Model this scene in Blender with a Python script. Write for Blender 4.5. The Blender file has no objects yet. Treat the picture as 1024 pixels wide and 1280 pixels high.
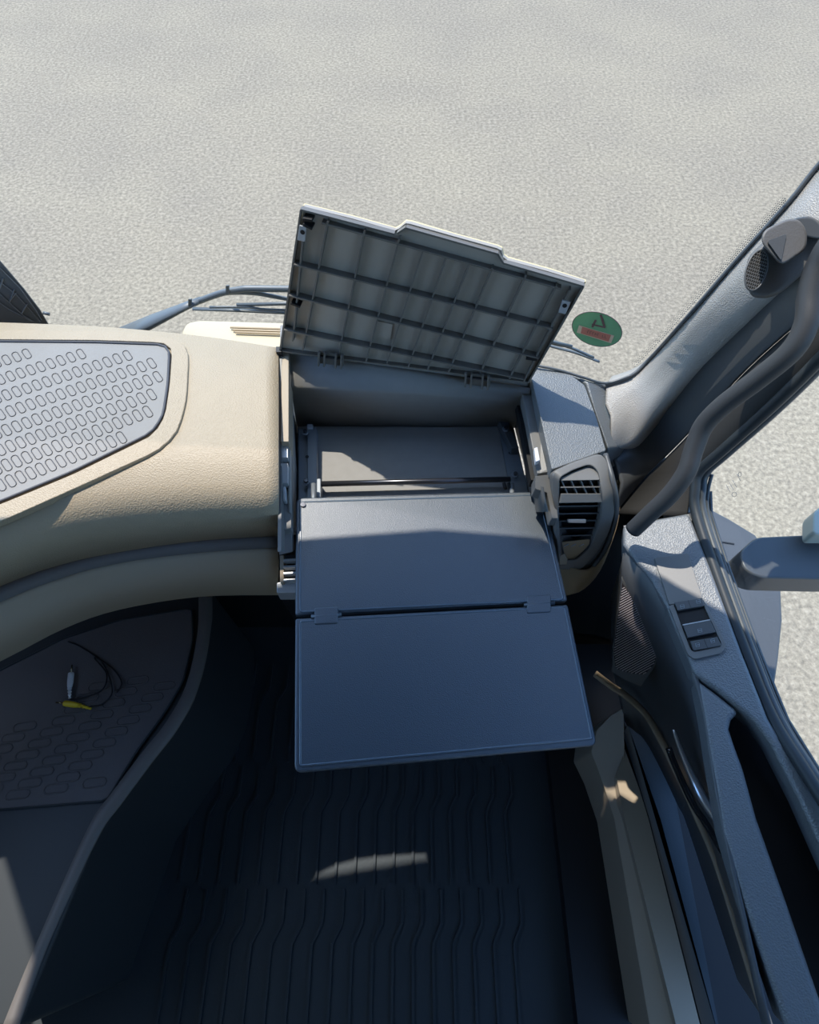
import bpy, bmesh, math, random
from mathutils import Vector as V, Matrix

random.seed(4)
S = bpy.context.scene
COL = S.collection

# ------------------------------------------------------------------ camera, sky, sun, exposure
ZC, PITCH, F = 1.75, 60.0, 745.0
cam = bpy.data.cameras.new('camera')
cam_o = bpy.data.objects.new('camera', cam)
COL.objects.link(cam_o)
cam_o.location = (0, 0, ZC)
cam_o.rotation_euler = (math.radians(90 - PITCH), 0, 0)
cam.sensor_fit = 'HORIZONTAL'
cam.sensor_width = 36
cam.lens = 36 * F / 1024
cam.clip_start = 0.02
S.camera = cam_o

S.view_settings.view_transform = 'Standard'
S.view_settings.look = 'None'
S.view_settings.exposure = 0.0
S.view_settings.gamma = 1
S.view_settings.use_curve_mapping = False

w = bpy.data.worlds.new('sky')
S.world = w
w.use_nodes = True
nt = w.node_tree
bg = nt.nodes['Background']
sky = nt.nodes.new('ShaderNodeTexSky')
sky.sky_type = 'NISHITA'
sky.sun_disc = False
sky.sun_elevation = math.radians(62)
sky.sun_rotation = math.radians(-35)
tint = nt.nodes.new('ShaderNodeMix')
tint.data_type = 'RGBA'
tint.blend_type = 'MULTIPLY'
tint.inputs[0].default_value = 1
tint.inputs[7].default_value = (0.72, 0.98, 1.22, 1)
nt.links.new(sky.outputs[0], tint.inputs[6])
nt.links.new(tint.outputs[2], bg.inputs[0])
bg.inputs[1].default_value = 0.36

SUN_DIR = V((0.305, -0.440, -1.0)).normalized()
sl = bpy.data.lights.new('sun', 'SUN')
sl.energy = 5.1
sl.angle = math.radians(0.6)
sl.color = (1.0, 0.94, 0.85)
so = bpy.data.objects.new('sun', sl)
so.rotation_euler = SUN_DIR.to_track_quat('-Z', 'Y').to_euler()
so.location = (-3, 3, 6)
COL.objects.link(so)

# ------------------------------------------------------------------ measuring helpers (sight lines met with real planes)
CP = V((0, 0, ZC))
_c, _s = math.cos(math.radians(PITCH)), math.sin(math.radians(PITCH))


def ray(px, py):
    u, v = px - 512, 640 - py
    return V((u, F * _c + v * _s, -F * _s + v * _c))


def P(px, py, z):
    d = ray(px, py)
    return CP + d * ((z - ZC) / d.z)


def PY(px, py, y):
    d = ray(px, py)
    return CP + d * (y / d.y)


def PX(px, py, x):
    d = ray(px, py)
    return CP + d * (x / d.x)


def PD(px, py, dep):
    return CP + ray(px, py) * (dep / F)


class Plane:
    def __init__(s, a, b, c):
        s.o = a
        s.n = (b - a).cross(c - a).normalized()
        if s.n.dot(CP - a) < 0:
            s.n = -s.n

    def at(s, px, py, up=0.0):
        d = ray(px, py)
        return CP + d * (s.n.dot(s.o + s.n * up - CP) / s.n.dot(d))


def Q(pts):
    return [P(*p) for p in pts]


# ------------------------------------------------------------------ materials
def mat(name, col, rough=0.5, spec=0.5, bump=0.0, bscale=500.0, metal=0.0, var=0.0, vscale=6.0, kind='noise', coat=0.0):
    m = bpy.data.materials.new(name)
    m.use_nodes = True
    n = m.node_tree
    b = n.nodes['Principled BSDF']
    b.inputs['Base Color'].default_value = (*col, 1)
    b.inputs['Roughness'].default_value = rough
    b.inputs['Specular IOR Level'].default_value = spec
    b.inputs['Metallic'].default_value = metal
    b.inputs['Coat Weight'].default_value = coat
    b.inputs['Coat Roughness'].default_value = 0.42
    tc = n.nodes.new('ShaderNodeTexCoord')
    g = n.nodes.new('ShaderNodeNewGeometry')
    if bump:
        if kind == 'noise':
            t = n.nodes.new('ShaderNodeTexNoise')
            t.inputs['Detail'].default_value = 3
            out = t.outputs['Fac']
        else:
            t = n.nodes.new('ShaderNodeTexVoronoi')
            out = t.outputs['Distance']
        t.inputs['Scale'].default_value = bscale
        n.links.new(g.outputs['Position'], t.inputs['Vector'])
        bp = n.nodes.new('ShaderNodeBump')
        bp.inputs['Strength'].default_value = bump
        bp.inputs['Distance'].default_value = 0.001
        n.links.new(out, bp.inputs['Height'])
        n.links.new(bp.outputs[0], b.inputs['Normal'])
    if var:
        t = n.nodes.new('ShaderNodeTexNoise')
        t.inputs['Scale'].default_value = vscale
        t.inputs['Detail'].default_value = 5
        n.links.new(g.outputs['Position'], t.inputs['Vector'])
        mx = n.nodes.new('ShaderNodeMix')
        mx.data_type = 'RGBA'
        mx.inputs[6].default_value = (*[c * (1 - var) for c in col], 1)
        mx.inputs[7].default_value = (*[min(1, c * (1 + var)) for c in col], 1)
        n.links.new(t.outputs['Fac'], mx.inputs[0])
        n.links.new(mx.outputs[2], b.inputs['Base Color'])
    return m


def glass_mat(name, tint, gl):
    m = bpy.data.materials.new(name)
    m.use_nodes = True
    n = m.node_tree
    n.nodes.clear()
    o = n.nodes.new('ShaderNodeOutputMaterial')
    mix = n.nodes.new('ShaderNodeMixShader')
    tr = n.nodes.new('ShaderNodeBsdfTransparent')
    gs = n.nodes.new('ShaderNodeBsdfGlossy')
    mix.inputs[0].default_value = gl
    tr.inputs[0].default_value = (*tint, 1)
    gs.inputs['Roughness'].default_value = 0.02
    n.links.new(tr.outputs[0], mix.inputs[1])
    n.links.new(gs.outputs[0], mix.inputs[2])
    n.links.new(mix.outputs[0], o.inputs[0])
    return m


def asphalt_mat():
    m = bpy.data.materials.new('asphalt')
    m.use_nodes = True
    n = m.node_tree
    b = n.nodes['Principled BSDF']
    b.inputs['Roughness'].default_value = 0.85
    b.inputs['Specular IOR Level'].default_value = 0.3
    g = n.nodes.new('ShaderNodeNewGeometry')
    t1 = n.nodes.new('ShaderNodeTexNoise')
    t1.inputs['Scale'].default_value = 34
    t1.inputs['Detail'].default_value = 3
    t1.inputs['Roughness'].default_value = 0.65
    t2 = n.nodes.new('ShaderNodeTexNoise')
    t2.inputs['Scale'].default_value = 1.1
    t2.inputs['Detail'].default_value = 4
    r1 = n.nodes.new('ShaderNodeValToRGB')
    e = r1.color_ramp.elements
    e[0].position, e[0].color = 0.29, (0.21, 0.175, 0.128, 1)
    e[1].position, e[1].color = 0.73, (0.48, 0.40, 0.29, 1)
    e.new(0.5).color = (0.325, 0.27, 0.192, 1)
    r2 = n.nodes.new('ShaderNodeValToRGB')
    e = r2.color_ramp.elements
    e[0].position, e[0].color = 0.3, (0.88, 0.88, 0.89, 1)
    e[1].position, e[1].color = 0.7, (1, 1, 0.98, 1)
    mx = n.nodes.new('ShaderNodeMix')
    mx.data_type = 'RGBA'
    mx.blend_type = 'MULTIPLY'
    mx.inputs[0].default_value = 1
    for t in (t1, t2):
        n.links.new(g.outputs['Position'], t.inputs['Vector'])
    n.links.new(t1.outputs['Fac'], r1.inputs[0])
    n.links.new(t2.outputs['Fac'], r2.inputs[0])
    n.links.new(r1.outputs[0], mx.inputs[6])
    n.links.new(r2.outputs[0], mx.inputs[7])
    n.links.new(mx.outputs[2], b.inputs['Base Color'])
    bp = n.nodes.new('ShaderNodeBump')
    bp.inputs['Strength'].default_value = 0.6
    bp.inputs['Distance'].default_value = 0.01
    n.links.new(t1.outputs['Fac'], bp.inputs['Height'])
    n.links.new(bp.outputs[0], b.inputs['Normal'])
    return m


M = dict(
    asphalt=asphalt_mat(),
    cream=mat('cream_grained_plastic', (0.43, 0.345, 0.235), 0.5, 0.4, 0.55, 420, var=0.05, vscale=25, kind='voronoi'),
    cream_smooth=mat('cream_smooth_plastic', (0.42, 0.345, 0.25), 0.5, 0.4),
    tan=mat('tan_plastic', (0.42, 0.31, 0.19), 0.5, 0.3, 0.2, 300),
    cream_paint=mat('cream_paint', (0.62, 0.53, 0.36), 0.3, 0.5),
    skin=mat('lid_edge_cream', (0.74, 0.60, 0.34), 0.5, 0.4),
    strip=mat('dark_band_plastic', (0.17, 0.155, 0.145), 0.5, 0.4, 0.2, 500),
    dark=mat('dark_grained_plastic', (0.15, 0.16, 0.165), 0.46, 0.95, 0.55, 520, kind='voronoi'),
    pillar=mat('pillar_grained_plastic', (0.37, 0.345, 0.315), 0.46, 0.8, 0.5, 600, kind='voronoi', var=0.08, vscale=40),
    dark_smooth=mat('dark_smooth_plastic', (0.085, 0.088, 0.09), 0.4, 0.5, 0.1, 700),
    grey=mat('warm_grey_plastic', (0.17, 0.165, 0.155), 0.45, 0.5, 0.1, 600),
    bin=mat('bin_lining_plastic', (0.30, 0.285, 0.265), 0.6, 0.4, 0.25, 900, var=0.08, vscale=60),
    lid=mat('lid_inside_plastic', (0.42, 0.37, 0.31), 0.4, 0.6, 0.08, 300, var=0.12, vscale=18),
    table=mat('table_grained_plastic', (0.028, 0.045, 0.064), 0.45, 1.0, 0.35, 900, var=0.08, vscale=9, kind='voronoi', coat=1.0),
    pod=mat('pod_plastic', (0.12, 0.115, 0.11), 0.5, 0.5, 0.3, 600),
    grip=mat('grab_handle_rubber', (0.045, 0.047, 0.05), 0.55, 0.45, 0.2, 700),
    bead=mat('groove_highlight', (.10, .13, .16), .22, 1.0),  # paler than the table, highlight of the panel groove put into the colour
    tmat=mat('grey_rubber', (0.275, 0.262, 0.24), 0.6, 0.4, 0.3, 300, var=0.10, vscale=14),
    trim_dark=mat('rubber_edge', (0.07, 0.07, 0.078), 0.55, 0.4),
    cmat=mat('charcoal_rubber', (0.13, 0.118, 0.118), 0.6, 0.4, 0.4, 300, var=0.1, vscale=14),
    black=mat('black_plastic', (0.012, 0.012, 0.013), 0.5, 0.4),
    blackr=mat('black_rubber', (0.03, 0.036, 0.04), 0.5, 0.4),
    floor=mat('black_floor_rubber', (0.035, 0.046, 0.054), 0.5, 0.4, 0.3, 200),
    steel=mat('brushed_steel', (0.24, 0.26, 0.28), 0.5, 0.6, metal=0.3),
    chrome=mat('chrome', (0.85, 0.86, 0.88), 0.28, 0.5, metal=0.9),
    silver=mat('silver_plastic', (0.55, 0.56, 0.57), 0.3, 0.5, metal=0.3),
    bolt=mat('dark_steel', (0.10, 0.10, 0.11), 0.3, 0.5, metal=0.8),
    wiper=mat('wiper_grey', (0.13, 0.15, 0.165), 0.4, 0.5),
    body=mat('dark_body_plastic', (0.08, 0.085, 0.09), 0.4, 0.5),
    white=mat('white_plastic', (0.75, 0.76, 0.78), 0.4, 0.5),
    icon=mat('pale_print', (0.42, 0.45, 0.48), 0.5, 0.3),
    yellow=mat('yellow_plastic', (0.80, 0.58, 0.03), 0.4, 0.5),
    green=mat('sticker_green', (0.17, 0.42, 0.25), 0.5, 0.4, var=0.08, vscale=200),
    red=mat('sticker_red', (0.50, 0.20, 0.16), 0.5, 0.4),
    pink=mat('sticker_pale_label', (0.62, 0.52, 0.42), 0.5, 0.4),
    maroon=mat('sticker_dark_mark', (0.16, 0.10, 0.11), 0.5, 0.4),
    frit=mat('black_ceramic_print', (0.10, 0.11, 0.12), 0.35, 0.5),
    mark_reflection=mat('grey_mark_reflection', (0.15, 0.16, 0.17), 0.4, 0.5),
    rib=mat('lid_rib_shaded', (0.17, 0.155, 0.135), 0.45, 0.5),  # darker copy of the lid plastic, rib shadows put into the colour
    ceil=mat('dark_roof_lining', (0.10, 0.12, 0.15), 0.9, 0.2),
    head=mat('headliner', (0.70, 0.67, 0.62), 0.9, 0.2),
    cloth=mat('speaker_cloth', (0.03, 0.025, 0.027), 0.7, 0.3),
    mesh=mat('speaker_mesh', (0.50, 0.44, 0.45), 0.45, 0.5),
    glass=glass_mat('windscreen_glass', (0.87, 0.88, 0.865), 0.02),
    sglass=glass_mat('side_glass', (0.97, 0.99, 0.98), 0.04),
)

# ------------------------------------------------------------------ object helpers
ORG = {}


def link(name, me, m, parent=None, org=None, smooth=False):
    o = bpy.data.objects.new(name, me)
    COL.objects.link(o)
    if m:
        me.materials.append(m)
    org = org or V((0, 0, 0))
    ORG[o.name] = org
    if parent:
        o.parent = parent
        o.location = org - ORG[parent.name]
    else:
        o.location = org
    if smooth:
        for p in me.polygons:
            p.use_smooth = True
    return o


def raw(name, verts, faces, m, parent=None, smooth=False, recalc=True):
    c = sum(verts, V()) / len(verts)
    bm = bmesh.new()
    vs = [bm.verts.new(v - c) for v in verts]
    for f in faces:
        try:
            bm.faces.new([vs[i] for i in f])
        except ValueError:
            pass
    if recalc:
        bmesh.ops.recalc_face_normals(bm, faces=bm.faces)
    me = bpy.data.meshes.new(name)
    bm.to_mesh(me)
    bm.free()
    return link(name, me, m, parent, c, smooth)


def bev(o, wd, seg=3):
    if wd:
        b = o.modifiers.new('bevel', 'BEVEL')
        b.width = wd
        b.segments = seg
        b.limit_method = 'ANGLE'
        b.angle_limit = math.radians(35)
        b.harden_normals = False
        for p in o.data.polygons:
            p.use_smooth = True
        wn = o.modifiers.new('weighted', 'WEIGHTED_NORMAL')
        wn.keep_sharp = False
    return o


def slab(name, top, off, m, parent=None, bevel=0.0, seg=3):
    """solid plate: outline (world points) carried along off"""
    off = V(off)
    n = len(top)
    vs = list(top) + [p + off for p in top]
    fs = [tuple(range(n)), tuple(range(2 * n - 1, n - 1, -1))]
    fs += [(i, (i + 1) % n, n + (i + 1) % n, n + i) for i in range(n)]
    return bev(raw(name, vs, fs, m, parent), bevel, seg)


def rnd(pts, r, n=5):
    out = []
    k = len(pts)
    rr = r if isinstance(r, (list, tuple)) else [r] * k
    for i, p in enumerate(pts):
        a, b = pts[i - 1], pts[(i + 1) % k]
        ri = rr[i]
        if ri <= 0:
            out.append(p)
            continue
        ra = min(ri, (a - p).length * .48)
        rb = min(ri, (b - p).length * .48)
        s, e = p + (a - p).normalized() * ra, p + (b - p).normalized() * rb
        for j in range(n + 1):
            t = j / n
            out.append(s * (1 - t) ** 2 + p * 2 * t * (1 - t) + e * t * t)
    return out


def resample(loop, n, closed=True):
    pts = list(loop) + ([loop[0]] if closed else [])
    L = [0]
    for a, b in zip(pts, pts[1:]):
        L.append(L[-1] + (b - a).length)
    out = []
    m = n if closed else n - 1
    j = 0
    for i in range(n):
        s = L[-1] * i / m
        while j < len(L) - 2 and L[j + 1] < s:
            j += 1
        t = (s - L[j]) / max(1e-9, L[j + 1] - L[j])
        out.append(pts[j].lerp(pts[j + 1], min(1, max(0, t))))
    return out


def spline(pts, n=8):
    out = []
    k = len(pts)
    for i in range(k - 1):
        p0, p1, p2, p3 = pts[max(0, i - 1)], pts[i], pts[i + 1], pts[min(k - 1, i + 2)]
        for j in range(n):
            t = j / n
            out.append(0.5 * ((2 * p1) + (p2 - p0) * t + (2 * p0 - 5 * p1 + 4 * p2 - p3) * t * t + (3 * p1 - p0 - 3 * p2 + p3) * t ** 3))
    out.append(pts[-1])
    return out


def ring(name, outer, inner, off, m, parent=None, bevel=0.0, n=72):
    a, b = resample(outer, n), resample(inner, n)
    off = V(off)
    vs = a + b + [p + off for p in a] + [p + off for p in b]
    fs = []
    for i in range(n):
        j = (i + 1) % n
        fs += [(i, j, n + j, n + i), (2 * n + i, 2 * n + j, 3 * n + j, 3 * n + i),
               (i, j, 2 * n + j, 2 * n + i), (n + i, n + j, 3 * n + j, 3 * n + i)]
    return bev(raw(name, vs, fs, m, parent), bevel)


def tube_geo(path, r, sides=10, closed=False, flat=1.0, upv=None):
    vs, fs = [], []
    k = len(path)
    pn = None
    for i, p in enumerate(path):
        if closed:
            t = path[(i + 1) % k] - path[i - 1]
        else:
            t = path[min(k - 1, i + 1)] - path[max(0, i - 1)]
        t.normalize()
        if pn is None:
            pn = (V(upv) if upv else (V((0, 0, 1)) if abs(t.z) < .9 else V((1, 0, 0))))
        pn = (pn - t * pn.dot(t)).normalized()
        bn = t.cross(pn)
        ri = r[i] if isinstance(r, (list, tuple)) else r
        for s in range(sides):
            a = 2 * math.pi * s / sides
            vs.append(p + pn * math.cos(a) * ri * flat + bn * math.sin(a) * ri)
    for i in range(k if closed else k - 1):
        j = (i + 1) % k
        for s in range(sides):
            q = (s + 1) % sides
            fs.append((i * sides + s, i * sides + q, j * sides + q, j * sides + s))
    if not closed:
        fs += [tuple(range(sides)), tuple(range((k - 1) * sides, k * sides))]
    return vs, fs


def tube(name, path, r, m, parent=None, **k):
    vs, fs = tube_geo(path, r, **k)
    return raw(name, vs, fs, m, parent, smooth=True)


def join(geos):
    vs, fs = [], []
    for v, f in geos:
        b = len(vs)
        vs += v
        fs += [tuple(i + b for i in q) for q in f]
    return vs, fs


def slab_geo(top, off):
    off = V(off)
    n = len(top)
    return list(top) + [p + off for p in top], [tuple(range(n)), tuple(range(2 * n - 1, n - 1, -1))] + \
        [(i, (i + 1) % n, n + (i + 1) % n, n + i) for i in range(n)]


def bar_geo(a, b, wd, up):
    """rectangular bar from a to b, width wd, carried along up"""
    s = (b - a).cross(up).normalized() * (wd / 2)
    return slab_geo([a - s, b - s, b + s, a + s], up)


def bar(name, a, b, wd, up, m, parent=None, bevel=0.0):
    vs, fs = bar_geo(a, b, wd, V(up))
    return bev(raw(name, vs, fs, m, parent), bevel, 2)


def loft(name, rows, m, parent=None, thick=0.0, sub=0, n=None, sp=0):
    if sp:
        rows = [spline(r, sp) for r in rows]
    if n:
        rows = [resample(r, n, False) for r in rows]
    k = len(rows[0])
    vs = [p for r in rows for p in r]
    fs = [(i * k + j, i * k + j + 1, (i + 1) * k + j + 1, (i + 1) * k + j) for i in range(len(rows) - 1) for j in range(k - 1)]
    c = sum(vs, V()) / len(vs)
    bm = bmesh.new()
    bv = [bm.verts.new(v - c) for v in vs]
    for f in fs:
        bm.faces.new([bv[i] for i in f])
    bmesh.ops.recalc_face_normals(bm, faces=bm.faces)
    bm.normal_update()
    # face the camera side
    sc = sum(f.normal.dot(CP - (f.calc_center_median() + c)) * f.calc_area() for f in bm.faces)
    if sc < 0:
        bmesh.ops.reverse_faces(bm, faces=bm.faces)
    me = bpy.data.meshes.new(name)
    bm.to_mesh(me)
    bm.free()
    o = link(name, me, m, parent, c, True)
    if sub:
        s = o.modifiers.new('sub', 'SUBSURF')
        s.levels = s.render_levels = sub
    if thick:
        s = o.modifiers.new('solid', 'SOLIDIFY')
        s.thickness = thick
        s.offset = -1
    return o


def disc_geo(c, nrm, r, h, sides=16, ax=None, r2=None):
    nrm = nrm.normalized()
    a = ax or nrm.orthogonal().normalized()
    a = (a - nrm * a.dot(nrm)).normalized()
    b = nrm.cross(a)
    r2 = r2 or r
    return slab_geo([c + a * math.cos(2 * math.pi * i / sides) * r + b * math.sin(2 * math.pi * i / sides) * r2 for i in range(sides)], nrm * h)


def disc(name, c, nrm, r, h, m, parent=None, bevel=0.0, **k):
    vs, fs = disc_geo(c, nrm, r, h, **k)
    return bev(raw(name, vs, fs, m, parent), bevel, 2)


def thing(name, loc, label, cat, group=None):
    o = bpy.data.objects.new(name, None)
    COL.objects.link(o)
    o.location = loc
    o.empty_display_size = 0.05
    ORG[o.name] = V(loc)
    return tag(o, label, cat, group)


def tag(o, label=None, cat=None, group=None, kind=None):
    if label:
        o['label'] = label
    if cat:
        o['category'] = cat
    if group:
        o['group'] = group
    if kind:
        o['kind'] = kind
    return o


def struct(o, label=None, cat=None):
    o['kind'] = 'structure'
    return tag(o, label, cat)


def box(name, lo, hi, m, parent=None, bevel=0.0):
    x0, y0, z0 = lo
    x1, y1, z1 = hi
    return slab(name, [V((x0, y0, z1)), V((x1, y0, z1)), V((x1, y1, z1)), V((x0, y1, z1))], (0, 0, z0 - z1), m, parent, bevel)


# ------------------------------------------------------------------ the setting
bm = bmesh.new()
bmesh.ops.create_grid(bm, x_segments=1, y_segments=1, size=60)
me = bpy.data.meshes.new('ground')
bm.to_mesh(me)
bm.free()
g = link('ground', me, M['asphalt'], org=V((0, 0, -1.5)))
struct(g, 'pale sunlit asphalt yard outside the cab windows', 'ground')

struct(box('floor', (-1.15, -1.35, -0.06), (0.62, 0.66, 0.0), M['floor']), 'black cab floor in deep shade', 'floor')
struct(box('wall_back', (-1.15, -1.40, -0.06), (0.62, -1.35, 2.15), M['head']))
hd_f = [(-1.15, .66), (-.81, .70), (-.41, .755), (-.2, .79), (-.04, .79), (.05, .74), (.10, .70), (.15, .65), (.22, .59), (.35, .54), (.62, .49)]  # unseen header edge, shaped to set where sun stops on dash and door
struct(slab('ceiling', [V((x, y, 2.15)) for x, y in hd_f + [(.66, .48), (.66, -1.35), (-1.15, -1.35)]], (0, 0, -.05), M['ceil']))
struct(slab('wall_front_header', [V((x, y, 2.10)) for x, y in hd_f + [(.62, .36), (-1.15, .56)]], (0, 0, -.38), M['ceil']))
struct(box('wall_left_lower', (-1.2, -1.35, -0.06), (-1.15, 0.9, 1.0), M['black']))
struct(box('wall_left_rear', (-1.2, -1.35, 1.0), (-1.15, -0.3, 2.15), M['head']))
struct(box('wall_right_upper', (0.62, -1.35, 1.72), (0.66, 0.42, 2.10), M['head']))
struct(box('wall_right_rear', (0.50, -1.35, 0.0), (0.55, -0.62, 1.72), M['head']))

# windscreen: curved in plan, leaning slightly back
base = [(-1.15, .90), (-.6, .895), (-.2, .87), (.1, .82), (.25, .765), (.345, .71), (.39, .655)]


def lean(z):
    return .035 * (z - .9) / .9 + .1 * max(0, z - 1.2) ** 2


def wpt(i, z, off=0.0):
    x, y = base[i]
    k = (z - .9) / .9
    return V((x + max(0, x) / .39 * .20 * k, y - lean(z) + off, z))


win = loft('window_1', [[wpt(i, z) for i in range(7)] for z in (.78, 1.1, 1.25, 1.4, 1.55, 1.72)], M['glass'], sp=4)
struct(win, 'large curved windscreen looking down on the asphalt', 'window')


def on_glass(px, py, off=0.0):
    """point where a sight line meets the windscreen (marched)"""
    d = ray(px, py)
    best = None
    t = 0.3 / 745
    rows = {}
    pts = spline([V((x, y, 0)) for x, y in base], 6)
    for k in range(1, 1200):
        q = CP + d * (k * 0.0018 / d.length * 1.0 + 0.35 / d.length)
        kk = (q.z - .9) / .9
        # find y of the glass at q.x
        for a, b in zip(pts, pts[1:]):
            ax, bx = a.x + max(0, a.x) / .39 * .20 * kk, b.x + max(0, b.x) / .39 * .20 * kk
            if ax <= q.x <= bx:
                t = (q.x - ax) / (bx - ax + 1e-9)
                y = a.y + (b.y - a.y) * t - lean(q.z)
                if q.y >= y - off:
                    return q
                break
    return q


# ------------------------------------------------------------------ dashboard
dash = thing('dashboard', (-.2, .7, 0), 'cream and dark grey truck dashboard with an open storage bin, vents and raised lid', 'dashboard')

l0 = Q([(-420, 392, 1.03), (-200, 396, 1.03), (0, 403, 1.03), (80, 406, 1.03), (150, 410, 1.03), (250, 420, 1.03), (348, 435, 1.03)])
lb = [p + V((0, .012, -.012)) for p in l0]
lbb = [p + V((0, .018, -.16)) for p in l0]
l1 = Q([(-420, 690, 1.03), (-200, 668, 1.03), (0, 600, 1.03), (80, 572, 1.03), (150, 560, 1.03), (250, 556, 1.03), (348, 556, 1.03)])
lm = [a.lerp(b, .5) for a, b in zip(l0, l1)]
l15 = Q([(-420, 745, 1.026), (-200, 715, 1.026), (0, 650, 1.026), (80, 622, 1.026), (150, 610, 1.026), (250, 605, 1.026), (348, 605, 1.026)])
l2 = Q([(-420, 822, .990), (-200, 777, .990), (0, 697, .990), (80, 666, .990), (150, 651, .990), (250, 644, .990), (348, 642, .990)])
l3 = Q([(-420, 890, .90), (-200, 822, .90), (0, 733, .90), (80, 705, .90), (150, 690, .90), (250, 676, .90), (348, 670, .90)])
l4 = Q([(-420, 920, .88), (-200, 850, .88), (0, 758, .88), (80, 727, .88), (150, 709, .88), (250, 696, .88), (348, 690, .88)])
l5 = Q([(-420, 1010, .78), (-200, 925, .78), (0, 827, .78), (80, 786, .78), (150, 762, .78), (250, 746, .78), (348, 744, .78)])
l6 = [p + V((0, .10, -.03)) for p in l5]
loft('dash_top', [lbb, lb, l0, lm, l1, l15, l2, l3], M['cream'], dash, thick=.006, sp=4)
din = [p + V((0, .006, -.004)) for p in l3]
dou = [p + V((0, .006, .003)) for p in l4]
loft('dark_band', [din, dou], M['strip'], dash, thick=.006, sp=4)
loft('lower_fascia', [[p + V((0, .012, .002)) for p in l4], l4, l5, l6], M['cream_smooth'], dash, thick=.006, sp=4)

# moulded surround of the mat recess
out_px = [(-420, 408), (0, 412), (150, 414), (226, 424), (236, 440), (233, 500), (222, 540), (200, 562), (90, 612), (0, 652), (-420, 800)]
inn_px = [(-420, 420), (0, 424), (120, 425), (206, 428), (215, 436), (212, 480), (206, 520), (192, 543), (90, 593), (0, 630), (-420, 785)]
o_ = [P(x, y, 1.034) for x, y in out_px]
i_ = [P(x, y, 1.036) for x, y in inn_px]
ring('recess_surround', rnd(o_, .02), rnd(i_, .012), (0, 0, -.012), M['cream'], dash, bevel=.0025, n=120)

# rubber mat lying in the recess
tmat = thing('dash_mat', P(60, 520, 1.03), 'pale grey rubber mat with rows of capsule outlines, in the dashboard recess', 'mat')
mo = rnd([P(x, y, 1.034) for x, y in [(-418, 423), (0, 427), (120, 428), (204, 431), (212, 438), (210, 480), (204, 520), (190, 541), (90, 590), (0, 627), (-418, 782)]], .012)
slab('mat_sheet', mo, (0, 0, -.004), M['tmat'], tmat, .001)
rim = resample(mo, 150)
tube('mat_rim', [p + V((0, 0, .0005)) for p in rim], .0021, M['trim_dark'], tmat, closed=True, sides=6)


def capsule_ring(c, ax, ln, wd, r, sides=4, nrm=V((0, 0, 1))):
    bx = nrm.cross(ax).normalized()
    pts = []
    for s, sg in ((1, 1), (-1, -1)):
        for j in range(5):
            a = -math.pi / 2 + math.pi * j / 4
            pts.append(c + ax * sg * (ln / 2 - wd / 2 + math.cos(a) * wd / 2) + bx * sg * math.sin(a) * wd / 2)
    return tube_geo(pts, r, sides=sides, closed=True)


def inside(pt, poly):
    c = False
    for a, b in zip(poly, poly[1:] + poly[:1]):
        if (a[1] > pt[1]) != (b[1] > pt[1]) and pt[0] < (b[0] - a[0]) * (pt[1] - a[1]) / (b[1] - a[1]) + a[0]:
            c = not c
    return c


matpoly = [(-300, 430), (0, 430), (203, 433), (208, 470), (202, 514), (188, 540), (90, 588), (0, 624), (-300, 760)]
geos = []
for r_ in range(0, 13):
    for k in range(-26, 18):
        x = 8 + k * 12.6 + (r_ % 2) * 5
        y = 452 + r_ * 22.0 - (x - 0) * (.30 + .013 * r_)
        if not (inside((x - 5, y - 8), matpoly) and inside((x + 5, y + 8), matpoly)):
            continue
        c = P(x, y, 1.0345)
        ax = (P(x + 5.5, y + 8, 1.0345) - P(x - 5.5, y - 8, 1.0345))
        geos.append(capsule_ring(c, ax.normalized(), .0255, .0092, .0006))
vs, fs = join(geos)
tag(raw('capsule_relief', vs, fs, M['trim_dark'], tmat, smooth=True), kind='stuff')

# ---- bin
BZ = .881
bl = dict(m=M['bin'], parent=dash)
# floor of bin
fl = [P(372, 533, BZ), P(642, 533, BZ), P(672, 665, BZ), P(360, 665, BZ)]
slab('bin_floor', fl, (0, 0, -.01), M['bin'], dash)
pan = rnd([P(396, 535, BZ + .004), P(623, 533, BZ + .004), P(640, 626, BZ + .004), P(396, 626, BZ + .004)], .006)
slab('bin_liner', pan, (0, 0, -.006), M['bin'], dash, .001)
# back wall with ledge
b0 = [P(361, 437, 1.02), P(500, 459, 1.02), P(664, 485, 1.02)]
b1 = [P(361, 441, 1.018), P(500, 466, 1.018), P(662, 492, 1.018)]
b2 = [P(363, 482, 1.0), P(500, 489, 1.0), P(656, 499, 1.0)]
b3 = [P(364, 486, .992), P(500, 493, .992), P(655, 503, .992)]
b4 = [P(371, 533, BZ), P(500, 533, BZ), P(645, 535, BZ)]
loft('bin_back_wall', [b0, b1, b2, b3, b4], M['bin'], dash, thick=.004)
slab('hinge_sun_block', [P(350, 436, 1.026), P(661, 478.5, 1.026), P(672, 459, 1.026), P(520, 428, 1.026), P(350, 405, 1.026)], (0, 0, -.012), M['bin'], dash, .003)  # added strip hidden behind the lid, keeps sun out of the hinge gap
# left wall
w0 = [P(363, 437, 1.015), P(363, 530, 1.0), P(364, 640, .975)]
w1 = [P(364, 487, .945), P(369, 560, .93), P(368, 660, .92)]
w2 = [P(371, 533, BZ), P(372, 600, BZ), P(372, 640, BZ)]
loft('bin_side_wall', [w0, w1, w2], M['bin'], dash, thick=.004)
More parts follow.
